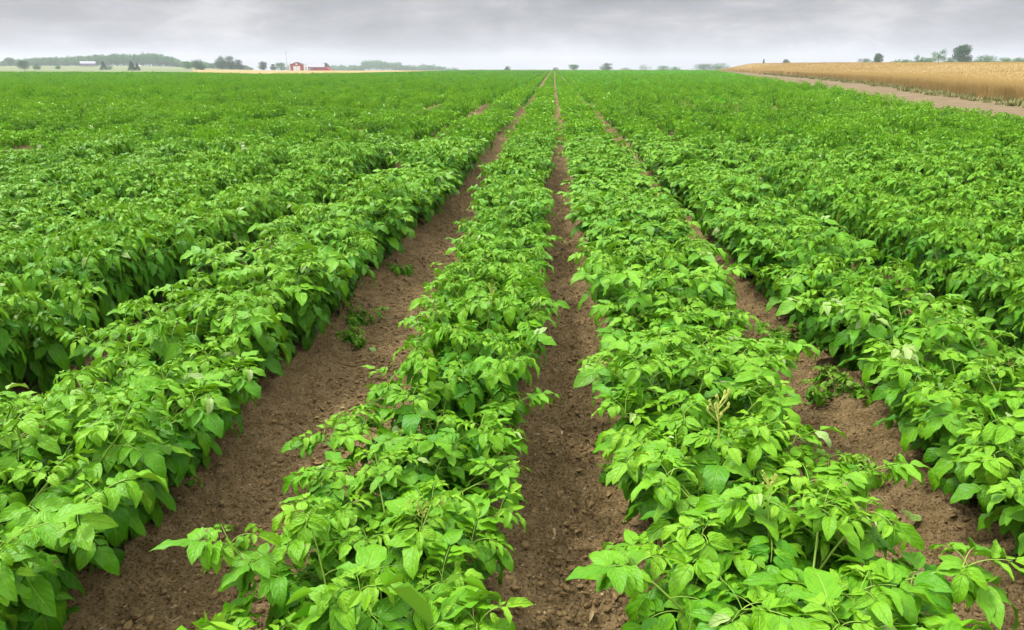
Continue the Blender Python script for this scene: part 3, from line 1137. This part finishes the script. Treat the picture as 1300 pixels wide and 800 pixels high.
def sprig(px, py, seed, label, spread=0.5, height=.35, wilt=.3, sag=.8, nstem=4, z=0.05, sc=0.75, name='wilted_sprig', cat='potato sprig', lean=0):
    x, y = ground_pt(px, py, z)
    z0 = float(soil_height(np.array([x]), np.array([y]))[0])
    A, st, tips = plant_skeleton(seed, spread=spread, height=height, wilt=wilt, nstem=nstem, nodes=5, sag=sag)
    o = empty(name, (x, y, z0), seed)
    o.scale = (sc, sc, sc)
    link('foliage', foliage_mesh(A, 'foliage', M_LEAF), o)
    st.build('stem', M_STEM, o, True)
    tag(o, label, cat, "small broken potato sprigs in the furrows")
    return o


sprig(1105, 598, 301, "dark broken sprig of drooping leaves lying in the right furrow", .9, .35, .15, .9, 3)
sprig(1060, 505, 302, "tangled wilted sprig against the plants high in the right furrow", .9, .6, .3, .7, 4)
sprig(995, 432, 303, "small upright sprig in the gap near the top of the right furrow", .8, .6, .2, .4, 4, sc=.6)
sprig(455, 402, 304, "thin low sprig reaching into the wide furrow beside its left row", .9, .5, .1, .4, 3, sc=.6)
sprig(440, 425, 305, "dark leafy sprig under the left row of the wide furrow", .9, .4, .1, .7, 3, sc=.6)
sprig(505, 345, 306, "small ragged weed farther up the wide furrow by its left row", .9, .5, .1, .6, 3, sc=.6)
sprig(790, 600, 307, "little pale seedling sprig at the right edge of the narrow furrow", .5, .5, .1, .3, 3, sc=.42)

# trampled plant with pale undersides up, in the row right of the right furrow
x, y = ground_pt(1135, 470, 0.36)
po, pv = nearest_plant(x, y)
A, st, tips = plant_skeleton(501, spread=1.1, height=1.0, wilt=0.32, nstem=7, nodes=7, sag=0.25)
for ch in list(po.children):
    bpy.data.objects.remove(ch)
link('foliage', foliage_mesh(A, 'foliage', M_LEAF), po)
st.build('stem', M_STEM, po, True)
po['label'] = "trampled potato plant with pale leaf undersides turned up, right of the right furrow"

for pxx, pyy, zz_, nlv, host in ((1140, 468, .42, 9, True), (1052, 402, .45, 6, False), (1100, 425, .42, 5, False)):
    x, y = ground_pt(pxx, pyy, zz_)
    ho = po if host else nearest_plant(x, y)[0]
    rr_ = random.Random(pxx)
    rows_ = []
    for q in range(nlv):
        a = rr_.uniform(-2.4, 0.6)
        d = unit(np.array([math.cos(a), math.sin(a), rr_.uniform(-.5, .1)]))
        n0 = np.array([rr_.gauss(0, .25), -0.35, 1.0]); n0 = unit(n0 - d * n0.dot(d))
        s_ = rr_.uniform(.055, .10)
        rows_.append((np.array([math.cos(a) * .02 + rr_.uniform(-.03, .03), math.sin(a) * .02, rr_.uniform(-.01, .03)]), d, n0, s_, s_ * .5, .5, .7, rr_.random(), .9, .4, rr_.uniform(.35, .75)))
    me_ = foliage_mesh([np.array(c, float) for c in zip(*rows_)], 'upturned_leaves', M_LEAF)
    c = link('upturned_leaves', me_, ho)
    bpy.context.view_layer.update()
    Mw = ho.matrix_world.inverted() @ Matrix.Translation((x, y, zz_ + .08))
    c.matrix_basis = Mw
    c['label'] = "pale upturned leaves"

# flower heads on a few of the near plants
def add_flower(px, py, z, which=0, name='flower'):
    x, y = ground_pt(px, py, z)
    o, v = nearest_plant(x, y)
    me = BUDS if name == 'bud_stalk' else FLOWER[which % 3]
    c = link(name, me, o)
    tip = max(v['tips'], key=lambda p: p[2])
    c.scale = (.75,) * 3 if name != 'bud_stalk' else ((.9,) * 3 if fxp == 1065 else (.5,) * 3)
    c.location = (tip[0], tip[1], tip[2] + (0.0 if name == 'bud_stalk' else 0.05))
    return o


for q, (fxp, fyp) in enumerate([(60, 205), (287, 212), (284, 218)]):
    add_flower(fxp, fyp, 0.5, q)
for fxp, fyp in [(1065, 640), (540, 430), (440, 715), (1110, 730)]:
    add_flower(fxp, fyp, 0.45, 0, 'bud_stalk')


# ------------------------------------------------------------------ trees
def tree_leaf_mat(name, c1, c2):
    m, t, o = new_mat(name)
    geo = N(t, 'ShaderNodeNewGeometry')
    at = N(t, 'ShaderNodeAttribute', attribute_name='tone')
    n = noise(t, geo.outputs['Position'], 0.35, 3, .6)
    f = math_node(t, 'ADD', math_node(t, 'MULTIPLY', at.outputs['Fac'], .6), math_node(t, 'MULTIPLY', n, .5))
    col = mixc(t, ramp(t, f, [(0.2, 0.0), (0.85, 1.0)]), c1, c2)
    p = principled(t, col, .7, .2)
    tr = N(t, 'ShaderNodeBsdfTranslucent'); L(t, col, tr.inputs[0])
    mx = N(t, 'ShaderNodeMixShader'); mx.inputs[0].default_value = .25
    L(t, p.outputs[0], mx.inputs[1]); L(t, tr.outputs[0], mx.inputs[2]); L(t, mx.outputs[0], o.inputs[0])
    return m


TL_DARK = tree_leaf_mat('tree_leaves_dark', (0.018, 0.080, 0.020), (0.055, 0.170, 0.035))
TL_MID = tree_leaf_mat('tree_leaves_mid', (0.034, 0.140, 0.030), (0.095, 0.270, 0.050))
TL_BLUE = tree_leaf_mat('tree_leaves_conifer', (0.016, 0.050, 0.026), (0.04, 0.09, 0.04))


def crown_quads(blobs, n, size, r, gaps=0.0):
    """leaf clumps scattered through the volume of several lobes"""
    bl = np.array(blobs)          # x,y,z,rx,ry,rz
    vol = bl[:, 3] * bl[:, 4] * bl[:, 5]
    w = r.choice(len(bl), n, p=vol / vol.sum())
    d = unit(r.normal(size=(n, 3)))
    rad = r.random(n) ** 0.45
    lump = 1 + 0.22 * np.sin(d[:, 0] * 5 + w * 2) * np.cos(d[:, 2] * 6 + w)
    p = bl[w, :3] + d * rad[:, None] * bl[w, 3:6] * lump[:, None]
    a = unit(r.normal(size=(n, 3)))
    b = unit(np.cross(a, unit(r.normal(size=(n, 3)))))
    s = size * r.uniform(.5, 1.3, n)[:, None]
    q = np.stack([p - a * s, p - b * s * .7, p + a * s, p + b * s * .7], 1)
    return q.reshape(-1, 3), np.repeat(r.random(n), 4)


def quads_obj(name, V, T, mat, parent=None):
    return link(name, raw_mesh(name, V, np.arange(len(V)).reshape(-1, 4), mat, {'tone': ('FLOAT', T)}), parent)


def tree(px, D, top_y, half_w, kind, label, seed, group="trees on the skyline", bushy=False, base_z=None, name='tree', density=1.0):
    """px, half_w in photo pixels at distance D metres; top_y = photo row of the crown top"""
    r = np.random.default_rng(seed)
    k = bearing(px)
    x, y = k * D, D
    z0 = float(terrain(x, y))
    scale = math.hypot(x, y) / (FPX * 1.04)
    top = EYE + (84 - top_y) * D / (FPX / math.cos(PITCH) ** 2) * 1.0
    H = max(top - z0, 2.5)
    Wd = half_w * D / (FPX * math.cos(PITCH)) * 0.97
    if bushy:
        Wd *= 1.3
    o = empty(name, (x, y, z0), 0)
    cat = 'bush' if name == 'bush' else 'tree'
    tag(o, label, cat, group)
    tr = MB()
    blobs = []
    if kind == 'conifer':
        tr.tube([(0, 0, -.3), (0, 0, H * .5), (0, 0, H * .9)], [H * .016, H * .010, .02], 6)
        V, T = [], []
        nn = int(2600 * density)
        t = r.random(nn) ** .8
        rad = Wd * (1 - t) * (0.55 + 0.45 * r.random(nn)) * (0.85 + .25 * np.sin(t * 40))
        a = r.uniform(0, 6.28, nn)
        p = np.stack([np.cos(a) * rad, np.sin(a) * rad, H * (.05 + .95 * t) - rad * .25], -1)
        s = (H * .045) * r.uniform(.6, 1.3, nn)[:, None]
        u = np.stack([np.cos(a), np.sin(a), np.full(nn, -.4)], -1)
        w = unit(np.cross(u, r.normal(size=(nn, 3))))
        V = np.stack([p - u * s, p - w * s * .6, p + u * s * 1.3, p + w * s * .6], 1).reshape(-1, 3)
        quads_obj('crown', V, np.repeat(r.random(nn), 4), TL_DARK, o)
    elif kind == 'sparse':
        tr.tube([(0, 0, -.3), (0.1, 0, H * .4), (-.1, .1, H * .75)], [H * .02, H * .014, H * .006], 6)
        for q in range(14):
            a = r.uniform(0, 6.28); h = r.uniform(.3, .75) * H
            e = (math.cos(a) * Wd * r.uniform(.4, .95), math.sin(a) * Wd * .7, h + r.uniform(.15, .3) * H)
            tr.tube([(0, 0, h), (e[0] * .5, e[1] * .5, h + (e[2] - h) * .4), e], [H * .008, H * .005, H * .002], 4)
            rr_ = Wd * r.uniform(.28, .5)
            blobs.append((e[0], e[1], e[2] - .02 * H, rr_, rr_, rr_ * .9))
        V, T = crown_quads(blobs, int(1300 * density), H * .026, r)
        quads_obj('crown', V, T, TL_MID, o)
    else:
        trunk_h = H * (.08 if bushy else .22)
        tr.tube([(0, 0, -.3), (0.02 * H, 0, trunk_h), (0, 0.02 * H, H * .6)], [H * .035, H * .026, H * .010], 7)
        nb = 15 if not bushy else 11
        for q in range(nb):
            a = r.uniform(0, 6.28)
            rr_ = (0.30 if bushy else 0.27) * Wd * r.uniform(.8, 1.35)
            h = trunk_h + (H - trunk_h) * r.uniform(.12, .80)
            prof = math.sin(math.pi * min(max((h - trunk_h * .6) / (H - trunk_h * .6), .1), .92)) ** .6
            rad = (Wd - rr_) * prof * r.uniform(.25, 1.0)
            c = (math.cos(a) * rad, math.sin(a) * rad, h)
            tr.tube([(0, 0, trunk_h * .9), (c[0] * .45, c[1] * .45, (trunk_h + h) / 2), c], [H * .014, H * .009, H * .003], 5)
            blobs.append(c + (rr_, rr_, min(rr_ * .9, (H - h) * .9)))
        blobs.append((0, 0, H * .80, Wd * .42, Wd * .42, H * .20))
        if bushy:
            blobs.append((0, 0, H * .35, Wd * .8, Wd * .7, H * .33))
        V, T = crown_quads(blobs, int(4600 * density), H * .026, r)
        V[:, 2] = np.clip(V[:, 2], .05, None)
        quads_obj('crown', V, T, TL_DARK if kind == 'dark' else TL_MID, o)
    tr.build('trunk', M_BARK, o, True)
    return o


TREES = [
    # px, D, top_y, half_w, kind, label, bushy
    # right, behind the wheat
    (1222, 420, 57.5, 17, 'dark', "tallest full-crowned tree on the skyline behind the wheat", False),
    (1247, 430, 70, 11, 'mid', "rounded pale green tree just right of the tallest skyline tree", True),
    (1204, 440, 73, 7, 'mid', "small leafy tree at the left foot of the tallest tree", True),
    (1190, 430, 66, 8, 'sparse', "thin open-branched tree left of the tallest skyline tree", False),
    (1180, 450, 73, 9, 'mid', "low bushy tree under the thin open-branched tree", True),
    (1166, 450, 72, 5, 'sparse', "pale bare-looking small tree left of the thin open tree", False),
    (1273, 440, 73, 10, 'mid', "low spreading tree near the right end of the wheat skyline", True),
    (1292, 440, 73, 9, 'mid', "last low tree at the right end of the wheat skyline", True),
    (1150, 450, 75.5, 8, 'mid', "right one of two low bushes between round-headed tree and pale small tree", True),
    (1137, 450, 77, 10, 'mid', "left one of two low bushes between round-headed tree and pale small tree", True),
    (1113, 430, 68, 9.5, 'dark', "dark round-headed tree standing right of a broad bush on the wheat", False),
    (1096, 430, 74, 9, 'dark', "broad dark bush-like tree left of the dark round-headed tree", True),
    (1062, 480, 78.5, 9, 'mid', "low hedge tree on the wheat skyline left of the broad bush", True),
    (1046, 480, 78.5, 6, 'mid', "small hedge tree at the left end of the low hedge pair", True),
    (1022, 500, 79, 8, 'mid', "flat low bush alone on the wheat skyline", True),
    (997, 480, 75, 6, 'dark', "small round tree on the wheat skyline near its left end", True),
    (969, 480, 75.5, 2, 'conifer', "slim narrow tree at the left end of the wheat skyline", False),
    # middle, tops showing over the crest
    (916, 560, 79.5, 12, 'mid', "right and wider of two joined trees where the wheat meets potatoes", True),
    (894, 560, 80.5, 13, 'dark', "left of two joined trees where the wheat meets potatoes", True),
    (857, 640, 84, 6, 'mid', "tiny treetop between two others on the potato crest", True),
    (842, 640, 83, 9, 'mid', "small broad treetop right of the faint one on the crest", True),
    (820, 700, 83, 8, 'sparse', "faint thin treetop over the middle of the crest", False),
    (795, 700, 85.5, 9, 'mid', "very low treetop just right of the round lone tree", True),
    (770, 600, 79.5, 8, 'dark', "lone round treetop rising over the potato crest", True),
    (728, 620, 81.5, 10, 'mid', "ragged treetop straight above the centre rows", False),
    (706, 800, 85, 4, 'mid', "faint tiny treetop at the end of the narrow furrow", True),
    (644, 700, 83.5, 4, 'dark', "single small treetop left of the row ends", True),
    # left, across the valley
    (414, 560, 79.5, 5, 'dark', "tree behind the right end of the red shed", True),
    (357, 640, 79, 8, 'mid', "round tree just left of the mast by the farm", True),
    (347, 700, 81, 4, 'dark', "small tree second left of the mast by the farm", True),
    (333, 640, 77.5, 5.5, 'dark', "dark round lone tree between the tree block and farm", True),
    (304, 620, 75.5, 6, 'dark', "shorter right end tree of the square-topped tree block", True),
    (293, 620, 70.5, 8, 'dark', "right-hand tall tree of the square-topped tree block", True),
    (281, 620, 70.5, 7, 'dark', "left-hand tall tree of the square-topped tree block", True),
    (253, 520, 74.5, 9, 'dark', "dark round tree at the left end of the tan stubble", True),
    (238, 560, 78, 7, 'mid', "lighter green tree touching the dark round tree by the stubble", True),
    (167, 480, 77, 6, 'conifer', "taller of the twin dark spruces in the left meadow", False),
    (174, 490, 80, 4.5, 'conifer', "shorter of the twin dark spruces in the left meadow", False),
    (131, 520, 77.5, 6, 'conifer', "dark spruce right of the white farmhouse", False),
    (138, 530, 83, 5, 'mid', "low bush at the right foot of the farmhouse spruce", True),
    (73, 560, 82, 3.5, 'mid', "small lone bush in the left meadow", True),
    (46, 540, 80.5, 5, 'mid', "lighter meadow tree right of the big dark left one", True),
    (30, 520, 76, 7.5, 'dark', "big dark meadow tree near the left border", True),
    (13, 800, 72, 7, 'mid', "tall tree in the wood at the far left border", False),
]
for i, (px, D, ty_, hw, kind, label, bushy) in enumerate(TREES):
    tree(px, D, ty_, hw, kind, label, 700 + i, bushy=bushy)


def woods(name, spans, D, label, seed, n_per=420):
    """far wood: a band of crowns following a height profile (photo column, top row)"""
    r = np.random.default_rng(seed)
    V, T = [], []
    xs_ = np.array([s[0] for s in spans], float); ts = np.array([s[1] for s in spans], float)
    px = xs_[0]
    while px < xs_[-1]:
        for rowk in range(2):
            d = D * (1 + rowk * .06 + r.uniform(-.03, .03))
            p = px + r.uniform(-2, 2)
            k = bearing(p)
            x, y = k * d, d
            z0 = float(terrain(x, y))
            ty = float(np.interp(p, xs_, ts)) + r.uniform(-1.3, 2.2) + (1 - rowk) * 1.2
            top = EYE + (84 - ty) * d / (FPX / math.cos(PITCH) ** 2)
            Hh = max(top - z0, 3)
            w = r.uniform(3.0, 5.5) * d / 900
            bl = [(x + r.normal(0, w * .4), y + r.normal(0, w * .4), z0 + Hh - w * .75, w * .8, w * .8, w * .8) for _ in range(2)]
            bl += [(x, y, z0 + Hh * .45, w, w, Hh * .42)]
            a, b = crown_quads(bl, n_per, .55 * d / 900 + .1, r)
            a[:, 2] = np.clip(a[:, 2], z0 - .5, None)
            V.append(a); T.append(b)
        px += r.uniform(2.2, 4.2)
    quads_obj(name, np.concatenate(V), np.concatenate(T), TL_MID)
    tag(bpy.context.scene.objects[name], label, "woods", kind='stuff')


woods('hillside_woods', [(-40, 76), (0, 78), (20, 75), (40, 74.5), (60, 73), (100, 72), (110, 70.5), (130, 69.5), (150, 68), (170, 68.5), (183, 68.5), (186, 66), (198, 67), (212, 70.5), (225, 75.5), (240, 78), (262, 79), (282, 80), (318, 84)], 900, "long hazy wood along the hill behind the left meadow", 81, 620)
woods('ridge_woods', [(370, 82), (395, 82), (412, 83), (440, 82.5), (458, 82), (463, 77), (478, 75.5), (500, 78), (512, 82), (535, 83.5), (545, 81.5), (560, 84.5), (585, 88)], 1300, "low hazy wood on the ridge right of the red farm", 82, 260)

woods('skyline_hedge', [(1122, 79), (1140, 77.5), (1160, 77), (1176, 78), (1200, 77.5), (1235, 76.5), (1262, 77.8), (1280, 76), (1310, 76)], 465, "low hedge growth joining the skyline trees behind the wheat", 83, 200)


# ------------------------------------------------------------------ farm
def gable(root, w, d, h, rise, wall_m, roof_m, over=.35, roof_th=.18):
    """wall prism with gable at the front (-y) and the back; roof of two slabs"""
    mb = MB()
    x = w / 2
    v = [(-x, 0, 0), (x, 0, 0), (x, 0, h), (0, 0, h + rise), (-x, 0, h), (-x, d, 0), (x, d, 0), (x, d, h), (0, d, h + rise), (-x, d, h)]
    me = bpy.data.meshes.new('wall')
    me.from_pydata(v, [], [(0, 1, 2, 3, 4), (9, 8, 7, 6, 5), (0, 4, 9, 5), (1, 6, 7, 2), (4, 3, 8, 9), (3, 2, 7, 8), (0, 5, 6, 1)])
    me.materials.append(wall_m)
    link('wall', me, root)
    for s in (-1, 1):
        sl_ = rise / x
        xo = x + over
        ze = h - over * sl_
        q = [(0, -over, h + rise + .02), (s * xo, -over, ze + .02), (s * xo, d + over, ze + .02), (0, d + over, h + rise + .02)]
        vv = q + [(a, b, c + roof_th) for a, b, c in q]
        mb.add(vv, [(0, 1, 2, 3), (4, 7, 6, 5), (0, 4, 5, 1), (1, 5, 6, 2), (2, 6, 7, 3), (3, 7, 4, 0)])
    mb.build('roof', roof_m, root)


def at(px, D):
    k = bearing(px)
    x = k * D
    return x, D, float(terrain(x, D))


FD = 525
x, y, z0 = at(376.5, FD)
face = math.atan2(-x, y) * 1.0
barn = empty('red_barn', (x, y, z0), -math.atan2(x, y) * .6)
tag(barn, "red gabled barn with big white doors beside the mast", "barn")
gable(barn, 9.0, 12, 3.9, 1.7, M_RED, M_DARKROOF)
mb = MB(); mb.box(-2.4, 2.4, -.10, -.01, 0.05, 3.1); door = mb.build('door', M_WHITE, barn)
mb = MB()
mb.box(-2.5, -2.3, -.16, -.101, 0, 3.2); mb.box(2.3, 2.5, -.16, -.101, 0, 3.2); mb.box(-2.29, 2.29, -.16, -.101, 3.1, 3.25); mb.box(-.06, .06, -.16, -.101, 0.05, 3.09)
mb.build('door_frame', M_RED, door)
mb = MB(); mb.box(-.6, .6, -.08, -.01, 4.0, 4.8); mb.build('loft_door', M_WHITE, barn)
for s in (-1, 1):
    mb = MB(); mb.box(s * 4.5 - .35, s * 4.5 + .30, -.09, -.012, 0, 3.9); mb.build('corner_trim', M_WHITE if s < 0 else M_RED, barn)

x, y, z0 = at(401.5, FD + 6)
shed = empty('long_shed', (x, y, z0), .02)
tag(shed, "long low red shed with pale metal roof right of the barn", "shed")
mb = MB(); mb.box(-2.5, 6.8, 0, 7, 0, 2.5); mb.build('wall', M_RED, shed)
mb = MB(); mb.box(-7.0, -2.51, 0.05, 7, 0, 2.4); mb.build('side_wall', M_GREYWALL, shed)
mb = MB()
q = [(-9.3, -.5, 2.45), (6.0, -.5, 2.45), (4.6, 4.2, 4.5), (-9.3, 4.2, 4.5)]
q2 = [(-9.3, 8.2, 2.45), (6.0, 8.2, 2.45), (4.6, 4.2, 4.5), (-9.3, 4.2, 4.5)]
for qq in (q, q2):
    vv = qq + [(a, b, c + .15) for a, b, c in qq]
    mb.add(vv, [(0, 1, 2, 3), (4, 7, 6, 5), (0, 4, 5, 1), (1, 5, 6, 2), (2, 6, 7, 3), (3, 7, 4, 0)])
mb.build('roof', M_ROOF, shed)
mb = MB()
vv = [(6.81, 0, 0), (9.3, 0, 0), (9.3, 7, 0), (6.81, 7, 0), (6.81, 0, 2.5), (9.3, 0, .7), (9.3, 7, .7), (6.81, 7, 2.5)]
mb.add(vv, [(0, 3, 2, 1), (4, 5, 6, 7), (0, 1, 5, 4), (1, 2, 6, 5), (2, 3, 7, 6), (3, 0, 4, 7)])
mb.build('lean_to', M_RED, shed)
for xx in (-6.2, -4.6, .2, 3.0):
    mb = MB(); mb.box(xx - .45, xx + .45, -.06, .04 if xx < -2.5 else -.005, .9, 1.8); mb.build('window', M_WHITE if xx < -2.5 else M_DARKROOF, shed)

for j, (pp, lab) in enumerate(((386.6, "pale round bin beside the barn doors, left of the pair"), (390.0, "pale round bin next to the long shed, right of the pair"))):
    x, y, z0 = at(pp, FD - 1)
    b = empty('grain_bin', (x, y, z0))
    tag(b, lab, "grain bin", "pale grain bins between barn and shed")
    mb = MB(); mb.tube([(0, 0, -.1), (0, 0, 2), (0, 0, 3.9)], [.55, .55, .55], 14); mb.build('wall', M_WHITE, b)
    mb = MB(); mb.tube([(0, 0, 3.9), (0, 0, 4.15), (0, 0, 4.55)], [.62, .40, .04], 14); mb.build('roof', M_GREYMETAL, b)

x, y, z0 = at(364.5, FD - 8)
mast = empty('mast', (x, y, z0))
tag(mast, "tall thin grey mast standing left of the red barn", "mast")
mb = MB(); mb.tube([(0, 0, -.2), (0, 0, 6), (0, 0, 12.6)], [.22, .17, .10], 8); mb.build('pole', M_GREYMETAL, mast)
mb = MB(); mb.tube([(0, -.0, 12.6), (0, 0, 13.2), (0, 0, 13.7)], [.04, .03, .02], 5); mb.build('antenna', M_GREYMETAL, mast)
mb = MB(); mb.box(-.9, .9, -.08, .08, 11.4, 11.55); mb.build('crossarm', M_GREYMETAL, mast)

x, y, z0 = at(114, 760)
hs = empty('farmhouse', (x, y, z0), R(90) - math.atan2(x, y))
tag(hs, "white farmhouse with pale roof before the hillside wood", "farmhouse")
gable(hs, 8, 13, 2.7, 2.0, M_ROOF, M_ROOF)
hs.location.x += 6
mb = MB(); mb.box(4.004, 4.08, 3.0, 4.1, .1, 2.1); mb.build('door', M_DARKROOF, hs)
for yy in (6, 8.5, 11, 13):
    for s in (1, -1):
        mb = MB(); mb.box(s * 4.04 - .036, s * 4.04 + .04, yy, yy + 1, 1.1, 2.3); mb.build('window', M_DARKROOF, hs)

# ------------------------------------------------------------------ air
HZ = 0.00034
mb = MB(); mb.box(-3900, 3900, -380, 5200, -75, 60)
m, t, o = new_mat('air')
pv_ = N(t, 'ShaderNodeVolumePrincipled')
pv_.inputs['Color'].default_value = (0.86, 0.90, 0.95, 1)
pv_.inputs['Density'].default_value = HZ
pv_.inputs['Anisotropy'].default_value = 0.1
L(t, pv_.outputs[0], o.inputs['Volume'])
haze = mb.build('haze', m)
tag(haze, kind='stuff')
